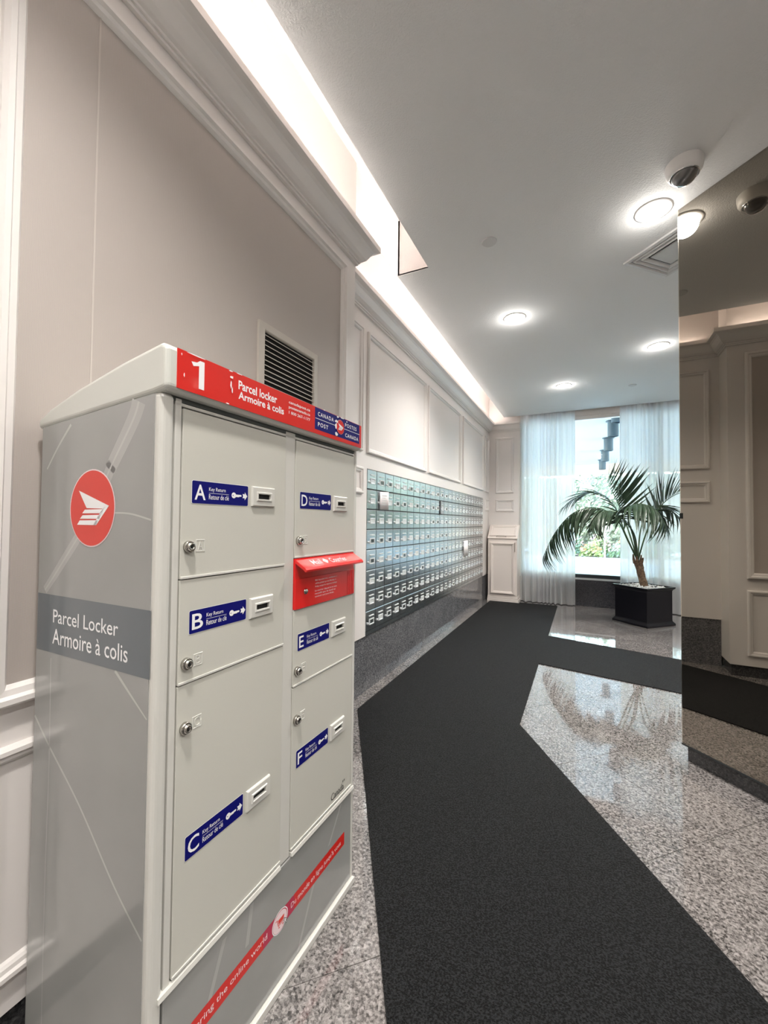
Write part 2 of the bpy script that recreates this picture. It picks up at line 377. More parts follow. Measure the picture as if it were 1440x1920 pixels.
# ---- right and back walls
w = MB().box(XR, XR+.2, YB, YF+.2, 0, ZU).build('wall_right', MT['white']); tag(w, 'white panelled wall on the right of the lobby', kind='structure')
for k in range(6):
    y0 = YB+.25+k*1.7
    MB().frame(lambda a, b, c: Vector((XR-c, a, b)), y0, y0+1.4, .177, .717, PROF).build('panel_frame', MT['trim'], w)
    MB().frame(lambda a, b, c: Vector((XR-c, a, b)), y0, y0+1.4, .812, 2.70, PROF).build('panel_frame', MT['trim'], w)
w = MB().box(-1.75, XR+.2, YB-.2, YB, 0, ZU).build('wall_back', MT['white']); tag(w, 'white panelled wall behind the camera', kind='structure')
for k in range(3):
    x0 = -1.0+k*1.7
    MB().frame(lambda a, b, c: Vector((a, YB+c, b)), x0, x0+1.4, .812, 2.70, PROF).build('panel_frame', MT['trim'], w)

# ---- ceilings
cp = [(-.955, YB), (-.955, 2.628), (-1.186, 2.628), (-1.186, 6.92), (XR, 6.92), (XR, YB)]
c = MB().prism(cp[::-1], lambda a, b, h: Vector((a, b, ZC+h)), .012).build('ceiling', MT['ceiling']); tag(c, 'grey stippled dropped ceiling', kind='structure')
fz = MB(); e = .012
for (a, b) in zip(cp[:4], cp[1:5]):
    p, q = Vector((*a, 0)), Vector((*b, 0)); t = (q-p).normalized(); n = Vector((t.y, -t.x, 0))
    pts = [p, q, q+n*e, p+n*e]
    fz.add([(v.x, v.y, ZC+.004) for v in pts]+[(v.x, v.y, ZU) for v in pts], [(0, 1, 2, 3), (4, 5, 6, 7), (0, 1, 5, 4), (1, 2, 6, 5), (2, 3, 7, 6), (3, 0, 4, 7)])
fz.build('cove_fascia', MT['cove'], c)
c = MB().box(-1.75, XR+.2, YB-.2, YF+.2, ZU, ZU+.1).build('ceiling_upper', MT['cove']); tag(c, 'white cove ceiling above the dropped ceiling', kind='structure')

# ---- floor: granite tiles laid at 45 degrees on a bed
fl = MB().box(-1.75, XR+.2, YB-.2, YF+.2, -.12, -.003).build('floor', MT['grout']); tag(fl, 'polished speckled granite floor laid diagonally', kind='structure')
def clip(poly, f):
    out = []
    for i in range(len(poly)):
        a, b = poly[i], poly[(i+1) % len(poly)]; fa, fb = f(a), f(b)
        if fa >= 0: out.append(a)
        if fa*fb < 0: t = fa/(fa-fb); out.append((a[0]+(b[0]-a[0])*t, a[1]+(b[1]-a[1])*t))
    return out
J = .0022
for i in range(-14, 14):
    for j in range(-14, 14):
        d0, d1 = 3.333+.85*i+J, 3.333+.85*(i+1)-J; s0, s1 = 3.413+.85*j+J, 3.413+.85*(j+1)-J      # d=y-x, s=x+y
        poly = [((s-d)/2, (s+d)/2) for d, s in ((d0, s0), (d0, s1), (d1, s1), (d1, s0))]
        for f in (lambda p: p[0]+1.5, lambda p: XR+.02-p[0], lambda p: p[1]-YB+.02, lambda p: YF+.03-p[1]):
            if poly: poly = clip(poly, f)
        if len(poly) >= 3:
            MB().prism(poly, lambda a, b, h: Vector((a, b, -.012+h)), .012).build('tile', MT['floor'], fl)

# ---- carpet runner
CP = [(-1.362, 2.432), (-.446, .962), (-.446+.913*1.6, .962-1.468*1.6), (-.446+.913*1.6+.98, .962-1.468*1.6+.61), (.428, 1.44), (-.364, 2.704), (-.369, 3.948), (.626, 3.751), (3.2, 3.18), (3.2, 4.06), (.774, 4.674), (-.366, 4.966), (-.371, 6.83), (-.92, 6.83), (-.92, 6.762), (-1.372, 6.762)]
o = MB().prism(CP[::-1], lambda a, b, h: Vector((a, b, h)), .007).build('carpet_runner', MT['carpet'])
tag(o, 'charcoal carpet runner turning along the mailboxes with a side branch', 'carpet')

# ------------------------------------------------------------------ mirrored pillar (45 degrees)
PC = Vector((.468, 2.717, 0)); T = Vector((1, -1, 0)).normalized(); B = Vector((1, 1, 0)).normalized()
MP = lambda a, b, h: PC + T*a + B*b + Vector((0, 0, h))
LP, DP = 1.5, .62
def pbox(mb, a0, a1, b0, b1, z0, z1):
    return mb.add([MP(a, b, z) for z in (z0, z1) for a, b in ((a0, b0), (a1, b0), (a1, b1), (a0, b1))], [(0, 3, 2, 1), (4, 5, 6, 7), (0, 1, 5, 4), (1, 2, 6, 5), (2, 3, 7, 6), (3, 0, 4, 7)])
pl = pbox(MB(), .008, LP-.008, .008, DP-.008, .08, ZC).build('wall_pillar', MT['darkmetal']); tag(pl, 'square pillar clad in bronze mirror set at an angle', kind='structure')
pbox(MB(), .02, LP-.02, .016, DP-.016, 0, .080).build('plinth', MT['plinth'], pl)
for z0, z1 in ((.086, ZC-.001),):
    pbox(MB(), .003, LP, 0, .007, z0, z1).build('mirror_panel', MT['mirror'], pl)
    pbox(MB(), 0, .007, .008, DP, z0, z1).build('mirror_panel', MT['mirror'], pl)
pbox(MB(), 0, .003, 0, .008, .086, ZC-.001).build('mirror_edge', MT['mirror_edge'], pl)
pbox(MB(), -.001, LP, -.002, .010, .078, .086).build('edge_trim', MT['darkmetal'], pl)
pbox(MB(), -.001, .012, -.004, .004, 1.285, 1.315).build('mirror_clip', MT['hole'], pl)

# ------------------------------------------------------------------ parcel locker
LROT = math.radians(.673); LO = (-.7430, .5765, 0)
lk = empty('parcel_locker', LO, math.radians(90)-LROT); tag(lk, 'tall grey parcel locker with red header strip numbered 1', 'parcel locker')
FR = lambda e=0: (lambda a, b, c: Vector((a, -e-c, b)))                 # on the front, e proud
SD = lambda e=0: (lambda a, b, c: Vector((-.05-e-c, .43-a, b)))         # on the near side: a from back to front
LBK = .43
body = MB()
body.box(-.05, .705, .012, LBK, 0, 1.470).build('body', MT['locker_frame'], lk, bevel=.012, seg=3)
# front frame: posts, mullion, rails
fr = MB(); fr.box(-.050, -.016, -.002, .05, .018, 1.503)
post = MB().box(-.050, -.0175, -.004, .05, .0, 1.503).build('corner_post', MT['locker_frame'], lk, bevel=.011, seg=4)
MB().box(.690, .705, -.004, .05, .0, 1.503).build('corner_post', MT['locker_frame'], lk, bevel=.006, seg=3)
MB().box(-.0160, -.0015, -.001, .05, .322, 1.498).build('door_jamb', MT['locker_frame'], lk, bevel=.0015)
MB().box(.3215, .3625, -.001, .05, .322, 1.498).build('door_jamb', MT['locker_frame'], lk, bevel=.0015)
MB().box(.6865, .6895, -.001, .05, .322, 1.498).build('door_jamb', MT['locker_frame'], lk, bevel=.001)
MB().box(-.016, .690, -.001, .05, 1.4835, 1.4900).build('top_rail', MT['locker_frame'], lk, bevel=.001)
MB().box(-.030, .690, -.0006, .05, 1.4912, 1.500).build('painted_shade_strip', MT['cap_shade'], lk)  # dark strip painted in for the shade under the cap overhang
MB().box(-.016, .690, .008, .03, .30, 1.49).build('dark_gap', MT['hole'], lk)
# bottom ledge
MB().add([(-.030, -.009, .321), (.3195, -.009, .321), (.3195, .02, .318), (-.030, .02, .318), (-.030, -.007, .330), (.3195, -.007, .330), (.3195, .02, .334), (-.030, .02, .334)], [(0, 3, 2, 1), (4, 5, 6, 7), (0, 1, 5, 4), (1, 2, 6, 5), (2, 3, 7, 6), (3, 0, 4, 7)]).build('ledge', MT['locker_frame'], lk)
MB().add([(.3655, -.009, .321), (.700, -.009, .321), (.700, .02, .318), (.3655, .02, .318), (.3655, -.007, .330), (.700, -.007, .330), (.700, .02, .334), (.3655, .02, .334)], [(0, 3, 2, 1), (4, 5, 6, 7), (0, 1, 5, 4), (1, 2, 6, 5), (2, 3, 7, 6), (3, 0, 4, 7)]).build('ledge', MT['locker_frame'], lk)
MB().box(-.016, .690, -.003, .03, .022, .318).build('kick_panel', MT['vinyl'], lk, bevel=.002)
MB().box(-.03, .702, -.014, .03, .0, .020).build('base_flange', MT['locker_frame'], lk, bevel=.002)
# side vinyl with print
sidep = MB().box(-.0515, -.0495, .012, .428, .004, 1.470)
sv = MB().prism([(.002, .004), (.418, .004), (.418, 1.4985), (.002, 1.4695)], SD(0), .0016).build('side_wrap', MT['vinyl'], lk)
MB().prism([(.0, 1.40), (.39, 1.40), (.39, 1.495), (.0, 1.468)], lambda a, b, c: Vector((-.05+c, .43-a, b)), .755).build('upper_body', MT['locker_frame'], lk)
MB().flat([(.004, .9428), (.4215, .9428), (.4215, 1.0748), (.004, 1.0748)], SD(.0019)).build('slate_band', MT['band'], sv, fix=False)
M_ = SD(.0023)
put('Parcel Locker', M_, .0732, .3195, 1.0120, 1.0425, MT['ink_white'], sv, .004); put('Armoire à colis', M_, .0730, .3530, .9640, .9990, MT['ink_white'], sv, .004)
def swoosh(pts, w0, w1, m, e):
    pts = [Vector((.43-d, z)) for d, z in pts]; out = []
    for i, p in enumerate(pts):
        q = pts[min(i+1, len(pts)-1)] - pts[max(i-1, 0)]; n = Vector((-q.y, q.x)).normalized()
        f = i/(len(pts)-1); out.append((p, n*(w0+(w1-w0)*f)*.5))
    mb = MB(); M = SD(e)
    vs_ = [M(*(p+n), 0) for p, n in out]+[M(*(p-n), 0) for p, n in out]; k = len(out)
    mb.add(vs_, [(i, i+1, k+i+1, k+i) for i in range(k-1)]); mb.build('printed_swoosh', m, sv, fix=False)
def smooth(pts, n=16):
    P = [Vector(p) for p in pts]; out = []
    for i in range(len(P)-1):
        p0, p1, p2, p3 = P[max(i-1, 0)], P[i], P[i+1], P[min(i+2, len(P)-1)]
        for k in range(n):
            t_ = k/n; out.append(.5*((2*p1)+(p2-p0)*t_+(2*p0-5*p1+4*p2-p3)*t_*t_+(3*p1-p0-3*p2+p3)*t_**3))
    out.append(P[-1]); return out
sm = lambda pts: [tuple(p) for p in smooth(pts, 8)]
swoosh(sm([(.062, 1.488), (.081, 1.45), (.150, 1.36), (.150, 1.36), (.213, 1.266), (.333, 1.144), (.397, 1.083)]), .045, .02, MT['vinyl_mid'], .0017)
swoosh(sm([(.062, 1.488), (.081, 1.45), (.158, 1.35), (.213, 1.266), (.333, 1.144), (.397, 1.083)]), .006, .004, MT['vinyl_light'], .0018)
swoosh(sm([(.306, 1.465), (.359, 1.416), (.403, 1.368)]), .007, .004, MT['vinyl_light'], .0018)
swoosh(sm([(.138, 1.264), (.08, 1.262), (.015, 1.25)]), .0035, .0035, MT['vinyl_light'], .0018)
swoosh(sm([(.118, .942), (.068, .905), (.014, .866)]), .007, .003, MT['vinyl_light'], .0018)
swoosh(sm([(.425, .786), (.356, .729), (.232, .636), (.104, .518), (.014, .451)]), .006, .005, MT['vinyl_light'], .0018)
swoosh(sm([(.362, .93), (.357, .669), (.36, .429), (.357, .06)]), .004, .004, MT['vinyl_mid'], .0018)
def disc(c, r, M, n=48, ry=None):
    return [(c[0]+r*math.cos(2*math.pi*k/n), c[1]+(ry or r)*math.sin(2*math.pi*k/n)) for k in range(n)]
WING = [(-.61, .48), (.78, .055), (.24, -.45), (-.68, -.44), (-.30, -.10), (-.34, .0), (-.20, .02)]
def emblem(parent, M0, c, r, red, white, ring=None, name='emblem'):
    if ring: MB().flat(disc(c, r*1.035, None), M0(0)).build('emblem_ring', ring, parent, fix=False)
    MB().flat(disc(c, r, None), M0(.0004)).build(name, red, parent, fix=False)
    P = lambda a, b: (c[0]+a*r, c[1]+b*r)
    wv = MB(); M = M0(.0008)
    wv.flat([P(-.61, .48), P(.78, .055), P(.56, -.02), P(-.22, .0)], M)          # upper wing
    for (a, b, c_, d) in ((-.30, -.04, .53, -.14), (-.40, -.19, .40, -.285), (-.53, -.33, .27, -.45)):
        wv.flat([P(a, b), P(c_+.03, b+.01), P(c_-.03, d), P(a-.12, d)], M)
    wv.flat([P(.78, .055), P(.24, -.45), P(.10, -.45), P(.50, -.02)], M)          # spine joining the feathers
    wv.build('wing_mark', white, parent, fix=False)
emblem(sv, lambda e: SD(.0022+e), (.43-.2150, 1.2745), .0815, MT['red_logo'], MT['ink_white'], MT['ink_pink'])
# the cap
cpm = MB(); CZ = .0
prof_side = [(.45, 1.4675), (.45, 1.4900), (.40, 1.512), (.28, 1.545), (.12, 1.578), (.02, 1.594), (-.004, 1.5975), (-.016, 1.593), (-.021, 1.583), (-.021, 1.507), (-.012, 1.503), (.02, 1.4985)]
cpm.prism([(d, z) for d, z in prof_side], lambda a, b, c: Vector((-.0525+c, a, b)), .760)
cap = cpm.build('cap', MT['cap'], lk, bevel=.010, seg=4)
for p in cap.data.polygons: p.use_smooth = False
E2 = .0215
MB().box(-.030, .700, -.0223, -.0205, 1.5115, 1.5905).build('header_strip', MT['red'], cap)
M_ = FR(.0226)
IW = MT['ink_white']
MB().flat([(.0200, 1.5235), (.0335, 1.5235), (.0335, 1.5825), (.0225, 1.5825), (.0150, 1.5765), (.0015, 1.5745), (.0065, 1.5665), (.0200, 1.5705)], M_).build('lettering', IW, cap, fix=False)
put('Parcel locker', M_, .1278, .2590, 1.5545, 1.5755, IW, cap, .022); put('Armoire à colis', M_, .1283, .2862, 1.5322, 1.5505, IW, cap, .022)
put('canadapost.ca', M_, .3060, .4000, 1.5660, 1.5765, IW, cap, .012); put('postescanada.ca', M_, .3060, .4000, 1.5530, 1.5630, IW, cap, .012); put('1 800 267-1177', M_, .3066, .4007, 1.5405, 1.5485, IW, cap, .012)
MB().flat([(.4240, 1.5240), (.6860, 1.5240), (.6860, 1.5895), (.4240, 1.5895)], FR(.0225)).build('crest_panel', MT['blue'], cap, fix=False)
M_ = FR(.0229)
put('CANADA', M_, .4386, .5230, 1.5660, 1.5785, IW, cap, .015, 1.25); put('POST', M_, .4392, .4930, 1.5350, 1.5475, IW, cap, .015, 1.25)
put('POSTES', M_, .5906, .6650, 1.5650, 1.5775, IW, cap, .015, 1.25); put('CANADA', M_, .5926, .6780, 1.5320, 1.5445, IW, cap, .015, 1.25)
MB().flat([(.426, 1.5562), (.686, 1.5562), (.686, 1.5578), (.426, 1.5578)], M_).build('crest_line', IW, cap, fix=False)
emblem(cap, lambda e: FR(.0231+e), (.562, 1.5575), .0225, MT['red'], MT['ink_white'], MT['ink_pink'])
# worn flakes on the header
random.seed(3)
M_ = FR(.0240)
def flake(cx, cz, rx, rz, n=9):
    MB().flat([(cx+rx*math.cos(2*math.pi*k/n)*random.uniform(.5, 1.1), cz+rz*math.sin(2*math.pi*k/n)*random.uniform(.5, 1.1)) for k in range(n)], M_).build('worn_flake', MT['ink_white'], cap, fix=False)
for a in ((.5385, 1.5715, .012, .006), (.535, 1.557, .006, .011), (.5375, 1.532, .010, .007), (.545, 1.587, .008, .003), (.573, 1.5885, .012, .003), (.600, 1.583, .004, .003), (.470, 1.5905, .006, .0018),
          (.106, 1.5745, .007, .004), (.1045, 1.558, .0025, .012), (.1085, 1.545, .0022, .009), (.104, 1.588, .007, .0015), (.130, 1.5895, .010, .0014), (.012, 1.5890, .030, .0012), (-.022, 1.5805, .0014, .0035), (-.0155, 1.541, .0016, .006), (.095, 1.5125, .006, .0015)): flake(*a)

# doors
LKS = MB()
lock_me = MB().lathe([(.0125, 0), (.0125, .006), (.0115, .008), (.0095, .008), (.0085, .0065), (.0085, .012), (.0075, .0135), (.0045, .0135), (.0040, .0110), (.001, .0110)], lambda a, b, h: Vector((a, -h, b)), 28).mesh('lock', MT['chrome'], True)
keyway_me = MB().box(-.0011, .0011, -.0142, -.0100, -.0030, .0030).mesh('keyway', MT['hole'])
bez = MB()
def bezel_mesh():
    mb = MB(); W, Hh = .0405, .0250
    mb.frame(lambda a, b, c: Vector((a, -c, b)), -W, W, -Hh, Hh, [(0, 0), (.001, .0045), (.003, .006), (.0135, .006), (.0150, .0085), (.0178, .0085), (.0190, .006), (.0190, -.001)])
    return mb.mesh('key_slot_bezel', MT['locker_frame'])
bez_me = bezel_mesh()
slot_me = MB().box(-.022, .022, -.0010, .0004, -.0065, .0065).mesh('key_slot', MT['hole'])
EMB = []
def sticker(door, ch, u0, z0):
    W, Hh = .1580, .0480
    r = .003; pts = []
    for cx, cz, a0 in ((W-r, Hh-r, 0), (r, Hh-r, 90), (r, r, 180), (W-r, r, 270)):
        for k in range(5): a = math.radians(a0+k*22.5); pts.append((u0+cx+r*math.cos(a), z0+cz+r*math.sin(a)))
    wb = [(u0+W/2+(x-u0-W/2)*1.010, z0+Hh/2+(y-z0-Hh/2)*1.035) for x, y in pts]
    MB().flat(wb, FR(.0036)).build('decal_border', MT['ink_white'], door, fix=False)
    st = MB().flat(pts, FR(.0039)).build('key_return_decal', MT['blue'], door, fix=False)
    t = MB(); M_ = FR(.0043); X = lambda f: u0+W*f; Zf = lambda f: z0+Hh*f; iw = MT['ink_white']
    put(ch, M_, X(.04), X(.215 if ch not in 'EF' else .17), Zf(.16), Zf(.84), iw, door, .012)
    put('Key Return', M_, X(.27), X(.56), Zf(.54), Zf(.76), iw, door, .004); put('Retour de clé', M_, X(.27), X(.62), Zf(.21), Zf(.44), iw, door, .004)
    MB().flat([(X(.27), Zf(.485)), (X(.62), Zf(.485)), (X(.62), Zf(.50)), (X(.27), Zf(.50))], M_).build('decal_line', iw, door, fix=False)
    c0 = (X(.715), Zf(.48)); r0 = .0068; hole = .0013
    ring_o = disc(c0, r0, None, 24); ring_i = disc((c0[0]-.0022, c0[1]), hole, None, 24)
    t.add([M_(a, b, 0) for a, b in ring_o]+[M_(a, b, 0) for a, b in ring_i], [(k, (k+1) % 24, 24+(k+1) % 24, 24+k) for k in range(24)])
    t.flat([(X(.75), Zf(.41)), (X(.815), Zf(.41)), (X(.825), Zf(.44)), (X(.86), Zf(.44)), (X(.865), Zf(.48)), (X(.86), Zf(.53)), (X(.75), Zf(.53))], M_)
    t.build('key_icon', iw, door, fix=False); t = MB()
    t.flat([(X(.885), Zf(.38)), (X(.93), Zf(.38)), (X(.93), Zf(.28)), (X(.982), Zf(.48)), (X(.93), Zf(.68)), (X(.93), Zf(.58)), (X(.885), Zf(.58)), (X(.898), Zf(.48))], M_)
    t.build('arrow_icon', iw, door, fix=False)
def door(ch, u0, u1, z0, z1, st, bz, lkc):
    d = MB().box(u0, u1, -.003, .008, z0, z1).build('door', MT['locker'], lk, bevel=.0012); d['label'] = 'grey compartment door ' + ch
    # folded lip along the bottom edge
    MB().box(u0, u1, -.0055, -.003, z0, z0+.0055).build('door_lip', MT['locker_frame'], d, bevel=.001)
    sticker(d, ch, *st)
    b = inst('key_slot_bezel', bez_me, d, (bz[0], -.003, bz[1])); inst('key_slot', slot_me, d, (bz[0], -.0036, bz[1]))
    inst('lock', lock_me, d, (lkc[0], -.003, lkc[1])); inst('keyway', keyway_me, d, (lkc[0], -.003, lkc[1]))
    e = MB(); ue, ze = lkc[0]+.0295, lkc[1]+.001
    e.frame(FR(.003), ue-.0115, ue+.0115, ze-.0130, ze+.0130, [(0, 0), (.0006, .0008), (.0018, .0008), (.0024, 0)])
    v_, f_ = text_polys(ch, .0)
    xs_ = [v.x for v in v_]; ys_ = [v.y for v in v_]; ax, bx, ay, by = min(xs_), max(xs_), min(ys_), max(ys_)
    e.add([Vector((ue-.0065+(v.x-ax)/(bx-ax)*.013, -.0040, ze-.0095+(v.y-ay)/(by-ay)*.019)) for v in v_], f_)
    eo = e.build('embossed_plate', MT['locker_frame'], d, fix=False); so = eo.modifiers.new('relief', 'SOLIDIFY'); so.thickness = .0012; so.offset = -1
G = .0012
door('A', G-.0005, .3205, 1.1292, 1.4800, (.0243, 1.2862), (.2335, 1.3110), (.0187, 1.1953))
door('B', G-.0005, .3205, .9140, 1.1272, (.0243, 1.0128), (.2335, 1.0350), (.0187, .9545))
door('C', G-.0005, .3205, .3365, .9115, (.0255, .5490), (.2335, .5705), (.0190, .8235))
door('D', .3640, .6855, 1.1455, 1.4800, (.3838, 1.2872), (.5945, 1.3090), (.3812, 1.1955))
door('E', .3640, .6855, .7840, .9985, (.3825, .8800), (.5935, .9040), (.3812, .8262))
door('F', .3640, .6855, .3365, .7815, (.3835, .5505), (.5935, .5735), (.3805, .6897))
t = MB(); lettering(t, 'Canada', FR(.0036), .5650, .6400, .3520, .3740, .0); t.build('wordmark', MT['ink_black'], lk, fix=False)
t = MB(); t.flat([(.6325, .3760), (.6360, .3760), (.6360, .3825), (.6325, .3825)], FR(.0036)).flat([(.6415, .3760), (.6450, .3760), (.6450, .3825), (.6415, .3825)], FR(.0036)).build('wordmark_flag', MT['ink_black'], lk, fix=False)

# red mail deposit unit
ml = MB().box(.3640, .6855, -.006, .01, 1.0005, 1.1440).build('mail_deposit', MT['red_metal'], lk, bevel=.0015); ml['label'] = 'red mail deposit slot with sloping hood'
MB().box(.3640, .6855, -.0085, -.006, 1.0005, 1.0860).build('deposit_door', MT['red_metal'], ml, bevel=.001)
hd = MB(); hp = [(-.004, 1.139), (-.007, 1.1405), (-.040, 1.1205), (-.0455, 1.1145), (-.0445, 1.1090), (-.040, 1.1085), (-.036, 1.1125), (-.004, 1.1315)]
hd.prism([(a, b) for a, b in hp], lambda a, b, c: Vector((.3645+c, a, b)), .3205); hood = hd.build('deposit_hood', MT['red_metal'], ml, bevel=.0008)
def HM(a, b, c):   # on the sloping hood
    f = b; return Vector((a, -.0085-.031*(1-f)-.0006, 1.1396-.0188*(1-f)+.0006))
IP = MT['ink_pink']
put('Mail', HM, .4150, .4620, .20, .80, IP, hood, .01); put('Courrier', HM, .5080, .6000, .15, .80, IP, hood, .01)
MB().flat([(.472, .5), (.485, .15), (.498, .5), (.485, .85)], HM).build('hood_mark', IP, hood, fix=False)
M_ = FR(.0089)
for k, s_ in enumerate(('Mail deposited here, undelivered or', 'will be picked up only Monday to', 'Friday except for statutory holidays.')): put(s_, M_, .4560, .5760-.006*(k == 1), 1.0695-k*.0095, 1.0760-k*.0095, IP, ml, .01)
for k, s_ in enumerate(('Le courrier déposé ici ne sera', 'recueilli que du lundi au', 'vendredi sauf jours fériés.')): put(s_, M_, .4550, .5740-.008*k, 1.0380-k*.0088, 1.0445-k*.0088, IP, ml, .01)
for a in (.640, .652, .664, .674):
    MB().box(a, a+.004, -.0098, -.0085, 1.003, 1.082).build('crease', MT['red_metal'], ml, bevel=.0015)
lo = MB().lathe([(.0085, 0), (.0085, .003), (.006, .0035), (.006, .0055), (.001, .0055)], lambda a, b, h: Vector((a, -h, b)), 20).mesh('lock', MT['chrome'], True)
inst('lock', lo, ml, (.4085, -.0085, 1.0475)); inst('keyway', keyway_me, ml, (.4085, .0060, 1.0475))
MB().box(.3640, .6855, -.004, .01, .9990, 1.0000).build('door_lip', MT['locker_frame'], lk)

# slogan strip along the kick panel
st = MB().flat([(-.012, .1600), (.648, .1625), (.648, .2040), (-.012, .2025)], FR(.0034)).build('slogan_strip', MT['red'], lk, fix=False)
MB().flat([(.262, .1612), (.385, .1616), (.385, .2033), (.262, .2030)], FR(.0036)).build('strip_fade', MT['magenta'], st, fix=False)
M_ = FR(.0040)
put('Delivering the online world', M_, .010, .276, .1725, .1915, IP, st, .006); put("Du monde en ligne jusqu'à vous", M_, .3700, .6250, .1715, .1910, IP, st, .006)
MB().flat(disc((.3255, .1800), .0315, None, 40, .0290), FR(.0040)).build('badge_ring', MT['ink_white'], st, fix=False)
MB().flat(disc((.3255, .1800), .0290, None, 40, .0265), FR(.0043)).build('badge_ring', MT['magenta'], st, fix=False)
MB().flat(disc((.3245, .1800), .0275, None, 40, .0252), FR(.0046)).build('cart_badge', MT['ink_pink'], st, fix=False)
t = MB(); M_ = FR(.0050)
for poly in ([(.306, .190), (.312, .190), (.3165, .172), (.338, .172), (.338, .174), (.318, .174), (.3135, .192), (.306, .192)], [(.3165, .188), (.341, .188), (.338, .176), (.319, .176)], disc((.3205, .1670), .0022, None, 10), disc((.3350, .1670), .0022, None, 10)):
    t.flat(poly, M_)
t.build('cart_icon', MT['red_logo'], st, fix=False)
MB().flat([(.340, .178), (.340, .158), (.3445, .163), (.3485, .156), (.3515, .158), (.3480, .1645), (.354, .1650)], FR(.0053)).build('pointer_icon', MT['ink_black'], st, fix=False)
MB().flat([(.3412, .1750), (.3412, .1605), (.3448, .1650), (.3488, .1582), (.3500, .1590), (.3465, .1660), (.3515, .1662)], FR(.0056)).build('pointer_icon', MT['ink_white'], st, fix=False)
# faint printed diagonals on the kick panel
for (a, b) in (((.02, .03), (.13, .30)), ((.40, .03), (.47, .16)), ((.55, .22), (.62, .31)), ((.20, .22), (.215, .31))):
    MB().flat([(a[0], a[1]), (a[0]+.012, a[1]), (b[0]+.012, b[1]), (b[0], b[1])], FR(.0032)).build('printed_swoosh', MT['vinyl_mid'], lk, fix=False)

# ------------------------------------------------------------------ air grille on the near wall
gv = empty('wall_vent', (XN+.003, 0, 0)); tag(gv, 'beige air grille with black slots on the taupe wallpaper', 'vent')
GM = lambda a, b, c: Vector((c, a, b))
MB().frame(GM, 1.288, 1.708, 1.670, 2.088, [(0, 0), (.002, .010), (.032, .013), (.036, .010), (.038, -.001)]).build('vent_frame', MT['vent'], gv)
MB().box(.0003, .0015, 1.325, 1.671, 1.705, 2.053).build('vent_back', MT['hole'], gv)
sl = MB().add([(.001, 0, .0055), (.010, 0, -.001), (.010, 0, -.0035), (.001, 0, .003), (.001, .344, .0055), (.010, .344, -.001), (.010, .344, -.0035), (.001, .344, .003)], [(0, 1, 2, 3), (7, 6, 5, 4), (0, 4, 5, 1), (1, 5, 6, 2), (2, 6, 7, 3), (3, 7, 4, 0)]).mesh('slat', MT['vent'])
for k in range(16): inst('slat', sl, gv, (0, 1.326, 2.036-k*.0212))

# ------------------------------------------------------------------ mailbox bank
bk = empty('mailbox_bank', (XM, MY0, 0)); tag(bk, 'built-in bank of aluminium mailboxes, eight rows of doors', 'mailboxes')
MB().box(-.045, -.004, 0, 25*CW, ZW, MZ1).build('back_panel', MT['steel_dark'], bk)
MB().box(-.045, .0015, .001, 25*CW-.001, ZW, MZ0).build('bottom_rail', MT['steel'], bk)
# a door: thin aluminium sheet with a turned top edge
DW, DH = CW-.0080, RH-.0075
door_me = MB().add([(-.004, 0, 0), (.002, 0, 0), (.002, DW, 0), (-.004, DW, 0), (-.004, 0, DH), (-.001, 0, DH), (-.001, DW, DH), (-.004, DW, DH), (.0035, 0, DH-.006), (.0035, DW, DH-.006)],
    [(0, 3, 2, 1), (1, 2, 9, 8), (8, 9, 6, 5), (4, 5, 6, 7), (0, 4, 7, 3), (0, 1, 8, 5, 4), (2, 3, 7, 6, 9)]).mesh('mailbox_door', MT['steel'])
ledge_me = MB().add([(0, 0, 0), (0, .074, 0), (.006, .074, -.002), (.006, 0, -.002), (0, 0, .008), (0, .074, .008), (.007, .074, .004), (.007, 0, .004)], [(0, 1, 2, 3), (4, 7, 6, 5), (3, 2, 6, 7), (0, 3, 7, 4), (1, 5, 6, 2), (0, 4, 5, 1)]).mesh('mail_slot_hood', MT['steel_bright'])
frame_me = MB().frame(lambda a, b, c: Vector((c, a, b)), 0, .076, 0, .046, [(0, 0), (.001, .005), (.007, .006), (.010, .003), (.010, 0)]).mesh('number_frame', MT['steel_bright'])
card_l = MB().box(0, .0012, .010, .066, .010, .036).mesh('number_card', MT['plate_light']); card_d = MB().box(0, .0012, .010, .066, .010, .036).mesh('number_card', MT['plate_dark'])
mlock_me = MB().lathe([(.0085, 0), (.0085, .006), (.006, .009), (.001, .009)], lambda a, b, h: Vector((h, a, b)), 12).mesh('lock', MT['steel_bright'], True)
random.seed(11)
AJAR = {(11, 6): 4.5}
for r in range(8):
    for c in range(25):
        a = AJAR.get((c, r), 0) + random.uniform(-.35, .35)
        tilt = random.uniform(-.5, .5)
        d = inst('mailbox_door', door_me, bk, (0, c*CW+.0040+DW, MZ0+r*RH+.00375))
        # hinge on the far edge: the door is drawn from its far edge back towards the near one
        d.matrix_local = Matrix.Translation((.0002, c*CW+.0040+DW, MZ0+r*RH+.00375)) @ Matrix.Rotation(math.radians(a if a > 1 else a*.5), 4, 'Z') @ Matrix.Rotation(math.radians(tilt*.35), 4, 'Y') @ Matrix.Translation((0, -DW, 0))
        inst('mail_slot_hood', ledge_me, d, (.002, .046, .102))
        inst('number_frame', frame_me, d, (.002, .050, .036)); inst('number_card', card_l if random.random() < .62 else card_d, d, (.0022, .050, .036))
        inst('lock', mlock_me, d, (.002, .026, .052))
